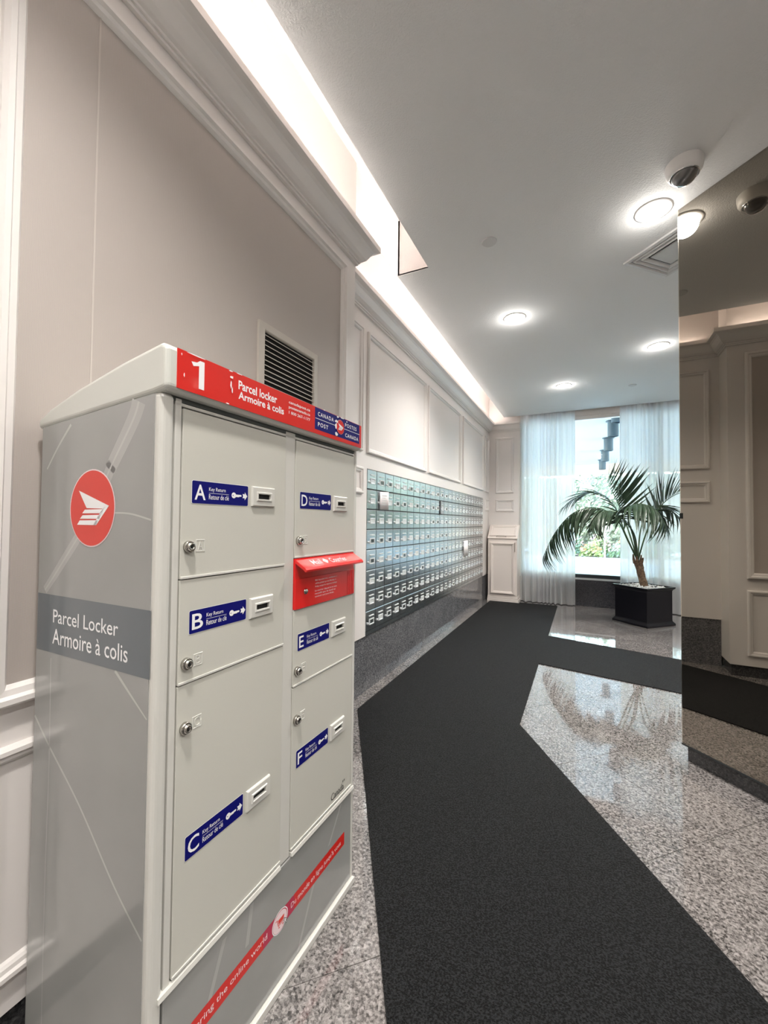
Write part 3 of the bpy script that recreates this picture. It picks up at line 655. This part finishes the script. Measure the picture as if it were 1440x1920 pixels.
# paper notices on two of the doors
def notice(name, y0, y1, z0, z1, bulge, label, lines):
    mb = MB(); n = 8; vs_ = []; fs = []
    for i in range(n+1):
        f = i/n; y = y0+(y1-y0)*f; x = XM+.014+bulge*f**2
        vs_ += [(x, y, z0), (x, y, z1-.006*(1-f))]
    fs = [(2*i, 2*i+2, 2*i+3, 2*i+1) for i in range(n)]
    o = mb.add(vs_, fs).build(name, MT['paper'], None, smooth=True, fix=False)
    s_ = o.modifiers.new('thickness', 'SOLIDIFY'); s_.thickness = .0006
    tag(o, label, 'paper notice', 'notices on the mailboxes')
    if lines:
        t = MB()
        for k in range(5):
            f0, f1 = .25, .8-.1*(k % 2); z = z1-.03-k*.018
            pts = []
            for f in (f0, (f0+f1)/2, f1):
                x = XM+.0155+bulge*f**2; pts.append((x, y0+(y1-y0)*f, z))
            t.add([p for p in pts]+[(p[0], p[1], p[2]-.005) for p in pts], [(0, 1, 4, 3), (1, 2, 5, 4)])
        t.build('printed_line', MT['plate_light'], o, fix=False)
    return o
yb = MY0+CW; zb_ = MZ0+6*RH
notice('paper_notice', yb+.040, yb+.152, zb_+.002, zb_+.146, .022, 'curled printed paper notice on a mailbox near the locker', True)
yb = MY0+17*CW; zb_ = MZ0+3*RH
notice('paper_notice', yb+.06, yb+.20, zb_-.085, zb_+.125, .020, 'blank white paper hanging over far mailbox doors', False)

# ------------------------------------------------------------------ white bin cabinet in the far corner
cb = empty('waste_cabinet', (-1.42, 6.77, 0)); tag(cb, 'cream wooden paper bin cabinet with sloping lid in the corner', 'cabinet')
CWd = .485; CB = YF-6.77
MB().add([(.012, .012, .09), (CWd-.020, .012, .09), (CWd-.020, CB, .09), (.012, CB, .09), (.012, .012, 1.005), (CWd-.020, .012, 1.005), (CWd-.020, CB, 1.215), (.012, CB, 1.215)], [(0, 3, 2, 1), (4, 5, 6, 7), (0, 1, 5, 4), (1, 2, 6, 5), (2, 3, 7, 6), (3, 0, 4, 7)]).build('body', MT['white_cab'], cb, bevel=.003)
MB().box(0, CWd, 0, CB, 0, .045).box(.004, CWd-.008, .004, CB, .045, .075).box(.008, CWd-.014, .008, CB, .075, .092).build('base_molding', MT['white_cab'], cb, bevel=.004)
dr = MB().box(.040, CWd-.045, .004, .013, .115, .955).build('door', MT['white_cab'], cb, bevel=.002)
MB().frame(lambda a, b, c: Vector((a, .004-c, b)), .055, CWd-.062, .130, .940, PROF).build('door_molding', MT['white_cab'], dr)
MB().box(CWd-.058, CWd-.048, -.010, .004, .80, .95).build('handle', MT['handle'], dr, bevel=.002)
ang = math.atan2(.21, CB-.012)
lidM = Matrix.Translation((0, .006, 1.000)) @ Matrix.Rotation(ang, 4, 'X'); LL = math.hypot(.215, CB-.006)
ld = MB().box(.004, CWd-.012, 0, LL, .002, .016).build('lid', MT['white_cab'], cb, bevel=.003); ld.matrix_local = lidM
MB().frame(lambda a, b, c: Vector((a, b, .016+c)), .030, CWd-.038, .045, LL-.03, PROF).build('lid_molding', MT['white_cab'], ld)
MB().tube([(.145, .030, .016), (.145, .030, .034), (.295, .030, .034), (.295, .030, .016)], .005, 8).build('handle', MT['handle'], ld, smooth=True)

# ------------------------------------------------------------------ sheer curtains
def curtain(x0, x1, y, z0, z1, label, seed, pitch=.085):
    rnd = random.Random(seed); root = empty('sheer_curtain', (x0, y, 0)); tag(root, label, 'curtain', 'sheer curtains at the window')
    n = int((x1-x0)/.006); ph = 0; xs_, ys_ = [], []
    amp = .045
    for i in range(n+1):
        x = (x1-x0)*i/n; ph += 2*math.pi*.006/(pitch*(.8+.45*math.sin(x*9+seed)+.25*rnd.random())+.012)
        xs_.append(x); ys_.append((amp*(.65+.35*math.sin(x*14+seed)))*math.sin(ph)+.006*math.sin(ph*2.3))
    zs = [z0+.105, .3, .6, 1.1, 1.7, 2.3, z1]
    def sheet(name, zl, m, k=1.0, off=0):
        vs_ = []; fs = []; L = len(zl)
        for i in range(n+1):
            for z in zl:
                f = (z1-z)/(z1-z0); a = .55+.6*f
                vs_.append((xs_[i], ys_[i]*a*k+off+.004*math.sin(xs_[i]*21+z*3), z))
        for i in range(n):
            for j in range(L-1): fs.append((i*L+j, (i+1)*L+j, (i+1)*L+j+1, i*L+j+1))
        return MB().add(vs_, fs).build(name, m, root, smooth=True, fix=False)
    sheet('curtain_sheet', zs, MT['sheer']); sheet('hem', [z0, z0+.05, z0+.105], MT['sheer_hem'])
    MB().box(0, x1-x0, -.012, .012, z1, z1+.02).build('curtain_track', MT['fixture'], root)
curtain(-.935, -.128, 6.968, .012, 3.33, 'white sheer curtain beside the cream cabinet', 1)
curtain(.472, 2.60, 6.968, .012, 3.33, 'white sheer curtain behind the potted palm', 2, .095)

# ------------------------------------------------------------------ ceiling fittings
def downlight(x, y, label, lit=DOWNLIGHT_W):
    r = empty('downlight', (x, y, ZC)); tag(r, label, 'ceiling light', 'recessed ceiling downlights')
    MB().lathe([(.092, 0), (.090, -.004), (.078, -.006), (.072, -.003), (.072, 0)], lambda a, b, h: Vector((a, b, h)), 32, cap=False).build('trim_ring', MT['fixture'], r, smooth=True)
    MB().lathe([(.001, -.0032), (.073, -.0030), (.073, -.001), (.001, -.001)], lambda a, b, h: Vector((a, b, h)), 32, cap=False).build('lens', MT['lens'], r)
    L = bpy.data.lights.new('downlight_lamp', 'SPOT'); L.energy = lit; L.color = (1, .955, .905); L.spot_size = math.radians(140); L.spot_blend = .8; L.shadow_soft_size = .07
    o = bpy.data.objects.new('lamp', L); link(o, r); o.location = (0, 0, -.02)
    P_ = bpy.data.lights.new('downlight_glow', 'POINT'); P_.energy = GLOW_W; P_.color = (1, .955, .905); P_.shadow_soft_size = .03
    o = bpy.data.objects.new('lamp_glow', P_); link(o, r); o.location = (0, 0, -.06)
downlight(.347, 2.664, 'round downlight in the ceiling beside the dome camera')
downlight(-.527, 3.582, 'round downlight in the ceiling nearest the mailboxes')
downlight(.652, 4.725, 'round downlight in the ceiling above the side carpet branch')
downlight(-.230, 5.615, 'round downlight in the ceiling nearest the far curtain')
for x, y, wh in ((-.30, .2, 'just above the photographer'), (.9, -.4, 'behind the photographer to the right'), (-.2, -1.7, 'far behind the photographer'), (1.9, .9, 'in front of the right lobby wall'), (2.6, 2.9, 'behind the mirrored pillar'), (2.4, 5.2, 'beyond the pillar by the far right curtain')):  # unseen lamps, added out of view to give the lobby more light
    downlight(x, y, 'added unseen downlight in the ceiling ' + wh)
def disc_cover(x, y, r, label):
    o = MB().lathe([(r, 0), (r, -.004), (r*.92, -.007), (.001, -.0075)], lambda a, b, h: Vector((x+a, y+b, ZC+h)), 28).build('sprinkler_cover', MT['diffuser'], None); tag(o, label, 'sprinkler cover', 'concealed sprinkler covers')
disc_cover(-.525, 2.535, .046, 'round grey sprinkler cover in the near ceiling')
disc_cover(.543, 5.941, .045, 'small round sprinkler cover in the ceiling near the window')
dm = empty('dome_camera', (.436, 2.375, ZC)); tag(dm, 'white security camera with smoked dome under the ceiling', 'security camera')
MB().lathe([(.078, 0), (.078, -.014), (.074, -.040), (.064, -.056), (.052, -.060)], lambda a, b, h: Vector((a, b, h)), 36, cap=False).build('housing', MT['fixture'], dm, smooth=True)
MB().lathe([(.055*math.cos(t), -.052-.050*math.sin(t)) for t in [k*math.pi/2/8 for k in range(8)]]+[(.001, -.102)], lambda a, b, h: Vector((a, b, h)), 36, cap=False).build('dome', MT['dome'], dm, smooth=True)
MB().lathe([(.060, -.056), (.061, -.061), (.056, -.063), (.054, -.058)], lambda a, b, h: Vector((a, b, h)), 36, cap=False).build('rim', MT['dome_rim'], dm, smooth=True)
# square ceiling diffuser at 45 degrees
A0 = Vector((.235, 3.127, 0)); e1 = Vector((1, 1, 0)).normalized(); e2 = Vector((1, -1, 0)).normalized()
df = empty('ceiling_diffuser', (0, 0, 0)); tag(df, 'square louvred air diffuser in the ceiling by the pillar', 'air diffuser')
DM = lambda a, b, c: A0 + e1*a + e2*b + Vector((0, 0, ZC-c))
S_ = .40
MB().frame(DM, 0, S_, 0, S_, [(0, 0), (.002, .010), (.022, .012), (.030, .004)]).build('diffuser_frame', MT['diffuser'], df)
for k in range(2):
    i0 = .036+k*.034
    MB().frame(DM, i0, S_-i0, i0, S_-i0, [(0, .001), (.006, .011), (.012, .012), (.024, .002)]).build('louvre', MT['diffuser'], df)
MB().frame(DM, .100, S_-.100, .100, S_-.100, [(0, .0005), (.008, .0005)]).build('shadow_gap', MT['hole'], df)
MB().frame(DM, .108, S_-.108, .108, S_-.108, [(0, .002), (.003, .006), (.0915, .006)]).build('centre_plate', MT['diffuser'], df)

# ------------------------------------------------------------------ planter and palm
pt = empty('potted_palm', (.672, 6.225, 0), math.radians(46)); tag(pt, 'palm with arching fronds in a square black planter by the window', 'potted palm')
def sq(mb, prof):    # square section lathe
    vs_ = []; fs = []
    for r, h in prof: vs_ += [(-r, -r, h), (r, -r, h), (r, r, h), (-r, r, h)]
    for i in range(len(prof)-1):
        for k in range(4): fs.append((i*4+k, i*4+(k+1) % 4, (i+1)*4+(k+1) % 4, (i+1)*4+k))
    fs.append((3, 2, 1, 0)); L = 4*(len(prof)-1); fs.append((L, L+1, L+2, L+3)); return mb.add(vs_, fs)
sq(MB(), [(.247, 0), (.247, .022), (.238, .034), (.226, .050), (.222, .062), (.222, .425), (.228, .440), (.246, .458), (.248, .475), (.226, .475), (.224, .455)]).build('planter', MT['pot'], pt, bevel=.003)
MB().box(-.222, .222, -.222, .222, .44, .458).build('soil', MT['soil'], pt)
random.seed(5); pb = MB()
ico = [(0, 0, 1), (.89, 0, .45), (.28, .85, .45), (-.72, .53, .45), (-.72, -.53, .45), (.28, -.85, .45), (.72, .53, -.45), (-.28, .85, -.45), (-.89, 0, -.45), (-.28, -.85, -.45), (.72, -.53, -.45), (0, 0, -1)]
icf = [(0,1,2),(0,2,3),(0,3,4),(0,4,5),(0,5,1),(1,6,2),(2,7,3),(3,8,4),(4,9,5),(5,10,1),(6,7,2),(7,8,3),(8,9,4),(9,10,5),(10,6,1),(11,7,6),(11,8,7),(11,9,8),(11,10,9),(11,6,10)]
for k in range(150):
    x, y = random.uniform(-.205, .205), random.uniform(-.205, .205); a, b, c = (random.uniform(.012, .024) for _ in range(3)); th = random.uniform(0, 6.3)
    pb.add([(x+a*p*math.cos(th)-b*q*math.sin(th), y+a*p*math.sin(th)+b*q*math.cos(th), .462+c*.7*r) for p, q, r in ico], icf)
o = pb.build('pebbles', MT['pebble'], pt); o['kind'] = 'stuff'
Minv = (Matrix.Translation((.672, 6.225, 0)) @ Matrix.Rotation(math.radians(46), 4, 'Z')).inverted()
def PX(x, y, Y): return Minv @ at_y(x, y, Y)
base, top = PX(1209, 1100, 6.23), PX(1196, 1052, 6.23)
tp = []
for k in range(9):
    f = k/8; p = base.lerp(top, f); p.z = base.z-.03+(top.z-base.z+.03)*f
    tp.append(p + Vector((.006*math.sin(k*2.1), .005*math.cos(k*1.7), 0)))
MB().tube(tp, [.047, .046, .047, .044, .046, .045, .048, .050, .046], 14).build('trunk', MT['trunk'], pt, smooth=True)
for k in range(7):      # cut leaf bases at the head of the trunk
    a = k*.9; q = top + Vector((.040*math.cos(a), .040*math.sin(a), -.03))
    MB().tube([q, q+Vector((.012*math.cos(a), .012*math.sin(a), .05)), q+Vector((.018*math.cos(a), .018*math.sin(a), .075+.02*(k % 3)))], [.018, .015, .008], 6).build('leaf_base', MT['trunk'], pt)

def leaflet_mesh(width):
    mb = MB(); n = 6; prof = [.35, .85, 1.0, .9, .62, .3, .02]; vs_ = []; fs = []
    for i in range(n+1):
        f = i/n; w_ = width*prof[i]*.5; z = -.16*f*f
        vs_ += [(f, -w_, z+w_*.35), (f, 0, z), (f, w_, z+w_*.35)]
    for i in range(n):
        a = i*3; fs += [(a, a+1, a+4, a+3), (a+1, a+2, a+5, a+4)]
    return mb.add(vs_, fs).mesh('leaflet', MT['leaf'], True, fix=False)
LEAF = leaflet_mesh(.088); LEAF_N = leaflet_mesh(.060)
def frond(px, Ys, n, len0, up, seed, start=.30, droop=.5, spread=55, side=(1, 1), r0=.011, leaf=None):
    """px: photo points of the midrib, Ys: distance of each; leaflets leave both sides, tilted by 'up'."""
    rnd = random.Random(seed)
    P = [PX(x, y, Y) for (x, y), Y in zip(px, Ys)]; P = [top.copy()] + P
    C_ = smooth(P, 8); m_ = len(C_)
    rt_ = MB().tube(C_, [r0*(1-.82*i/(m_-1)) for i in range(m_)], 6).build('frond', MT['stalk'], pt, smooth=True)
    for k in range(n):
        f = start+(1-start)*(k+.5)/n; i = min(int(f*(m_-1)), m_-2); p = C_[i].lerp(C_[i+1], f*(m_-1)-i); t_ = (C_[i+1]-C_[i]).normalized()
        sidev = t_.cross(Vector((0, 0, 1)))
        if sidev.length < .05: sidev = Vector((1, 0, 0))
        sidev.normalize(); nrm = sidev.cross(t_).normalized()
        g = (f-start)/(1-start)
        L = len0*(.55+.75*math.sin(math.pi*min(1, .18+g*.80)))*rnd.uniform(.88, 1.12)
        for s_ in (-1, 1):
            if side[0 if s_ < 0 else 1] == 0: continue
            an = math.radians(spread*(1.12-.62*g)+rnd.uniform(-7, 7))
            d = (t_*math.cos(an)+sidev*(s_*math.sin(an))+nrm*(up+rnd.uniform(-.12, .12))).normalized()
            d = (d+Vector((0, 0, -droop*.30))).normalized()
            zax = (nrm - d*nrm.dot(d)).normalized(); yax = zax.cross(d)
            dr_ = droop*rnd.uniform(.8, 1.3)
            Mx = Matrix(((d.x*L, yax.x*L, zax.x*L*dr_*2, p.x), (d.y*L, yax.y*L, zax.y*L*dr_*2, p.y), (d.z*L, yax.z*L, zax.z*L*dr_*2, p.z), (0, 0, 0, 1)))
            inst('leaflet', leaf or LEAF, rt_, M=Mx)
frond([(1178, 1015), (1155, 972), (1118, 952), (1075, 962), (1040, 1000), (1018, 1045)], [6.20, 6.10, 6.0, 5.92, 5.86, 5.84], 36, .36, -.35, 1, .36, 1.2, 34)          # long drooping one on the left
frond([(1172, 1000), (1155, 955), (1125, 926), (1090, 928), (1058, 950)], [6.26, 6.30, 6.34, 6.40, 6.45], 24, .30, .1, 2, .36, .7, 46)                                   # upper left
frond([(1180, 1000), (1165, 958), (1152, 930), (1138, 902)], [6.28, 6.34, 6.38, 6.42], 18, .50, .75, 3, .42, .2, 50, leaf=LEAF_N)                                                       # upright fan
frond([(1187, 1005), (1178, 975), (1182, 950), (1202, 945), (1228, 955), (1248, 985)], [6.12, 5.98, 5.86, 5.76, 5.68, 5.62], 30, .36, -.15, 4, .34, 1.0, 66)               # towards the camera
frond([(1208, 1010), (1222, 975), (1240, 948), (1262, 930), (1290, 920)], [6.22, 6.20, 6.18, 6.16, 6.14], 22, .42, .55, 5, .42, .25, 60, leaf=LEAF_N)                                   # right
frond([(1190, 1005), (1172, 978), (1150, 960), (1126, 962), (1108, 985)], [6.05, 5.92, 5.82, 5.74, 5.68], 26, .32, -.2, 6, .38, 1.0, 56)                                   # left towards the camera
frond([(1200, 1000), (1210, 965), (1226, 948), (1250, 952), (1275, 975)], [6.36, 6.46, 6.52, 6.58, 6.62], 20, .32, .0, 8, .42, .8, 55)                                     # behind right

# ------------------------------------------------------------------ outside
g = MB().box(-30, 30, YF+.25, 60, -.12, -.02).build('ground_outside', MT['asphalt']); tag(g, 'pale concrete driveway outside the window', kind='structure')
cn = empty('entrance_canopy', (0, 0, 0)); tag(cn, 'white entrance canopy with beige edge beam over the driveway', 'canopy')
MB().box(-8, 9, YF+.3, 15.2, 3.20, 3.45).build('soffit', MT['canopy'], cn)
o = MB().box(-8, 9, 14.95, 15.2, 2.88, 3.198).build('canopy_beam', MT['beam']); tag(o, 'beige edge beam along the front of the canopy', 'beam')
lamp_names = ('first cylinder lamp under the canopy, nearest the window', 'second cylinder lamp under the canopy', 'third cylinder lamp under the canopy', 'fourth cylinder lamp under the canopy, farthest off', 'cylinder lamp under the canopy cut by the window head')
for k, y in enumerate((8.82, 10.53, 12.25, 14.05, 7.62)):
    r = empty('canopy_lamp', (.49, y, 3.2)); tag(r, 'slate ' + lamp_names[k], 'outdoor light', 'cylinder lamps under the canopy')
    MB().lathe([(.125, 0), (.125, -.012), (.05, -.014)], lambda a, b, h: Vector((a, b, h)), 24).build('ceiling_plate', MT['lamp_grey'], r)
    MB().lathe([(.092, -.014), (.095, -.03), (.095, -.29), (.088, -.295), (.085, -.27), (.001, -.27)], lambda a, b, h: Vector((a, b, h)), 24).build('cylinder', MT['lamp_grey'], r, smooth=False)
def leaf_mass(name, n, box, size, m, parent, seed, shape):
    rnd = random.Random(seed); mb = MB(); x0, x1, y0, y1, z0, z1 = box
    for k in range(n):
        x, y, z = rnd.uniform(x0, x1), rnd.uniform(y0, y1), rnd.uniform(z0, z1)
        z = z0+(z-z0)*shape(x, y)
        a = Vector((rnd.gauss(0, 1), rnd.gauss(0, 1), rnd.gauss(0, 1))).normalized(); b = a.orthogonal().normalized(); s_ = size*rnd.uniform(.6, 1.4); p = Vector((x, y, z))
        c_ = a.cross(b)
        mb.add([p-b*s_, p+c_*s_*.45, p+b*s_, p-c_*s_*.45], [(0, 1, 2, 3)])
    o = mb.build(name, m, parent, fix=False); o['kind'] = 'stuff'; return o
hump = lambda x, y: .82+.18*math.sin(x*1.7+y)*math.sin(x*.6+2)
hg = empty('hedge', (0, 18.5, .20)); tag(hg, 'tall green leafy hedge across the driveway', 'hedge')
leaf_mass('foliage', 17000, (-9, 9, -.7, .9, 0, 4.1), .10, MT['hedge'], hg, 1, hump)
MB().box(-9, 9, .3, .7, 0, 3.0).build('hedge_core', MT['hedge'], hg)
dome_ = lambda x, y: max(.15, 1-(x*x+y*y)/.16)
KIND = (('bushg', 'bloom_p', 'grey green shrub with pink blooms'), ('bush', 'bloom_o', 'bright green shrub with orange blooms'), ('bush', 'bloom_p', 'bright green shrub with pink blooms'))
ORD = ('first', 'second', 'third', 'fourth', 'fifth')
for row in range(2):
    for k in range(5):
        a, b, lb = KIND[(k*2+row) % 3]
        r = empty('flower_shrub', (-1.55+k*.88+row*.30, 16.42+row*.74, .13)); tag(r, lb+', '+ORD[k]+' from the left in the '+('front', 'back')[row]+' row outside', 'shrub', 'shrubs in the flower bed outside')
        H_ = .50+.40*row
        leaf_mass('foliage', 560, (-.36, .36, -.28, .28, 0, H_), .06, MT[a], r, 20+row*10+k, dome_)
        leaf_mass('blooms', 100, (-.34, .34, -.26, .26, H_*.35, H_*1.02), .05, MT[b], r, 60+row*10+k, dome_)
o = MB().box(-9, 9, 15.75, 15.95, -.02, .12).build('curb', MT['curb']); tag(o, 'pale concrete curb along the flower bed', 'curb')
o = MB().box(-9, 9, 15.95, 19.2, -.02, .05).build('flower_bed', MT['soil2']); tag(o, 'earth flower bed below the hedge', 'flower bed')
sg = empty('garden_sign', (.62, 15.99, .05)); tag(sg, 'small white sign on a post in the flower bed', 'sign')
MB().box(-.16, .16, -.015, .015, .95, 1.42).build('sign_board', MT['fixture'], sg, bevel=.004); MB().box(-.025, .025, .0, .03, 0, .96).build('sign_post', MT['fixture'], sg)
o = MB().box(-14, -2.4, 24, 28, -.05, 5.2).build('neighbour_building', MT['build']); tag(o, 'pale rendered building beyond the hedge', 'building')
for k in range(7):
    for z in (.9, 3.0): MB().box(-13+k*1.5, -12.1+k*1.5, 23.97, 24.0, z, z+1.3).build('window', MT['lamp_grey'], o)
bpy.context.view_layer.update()
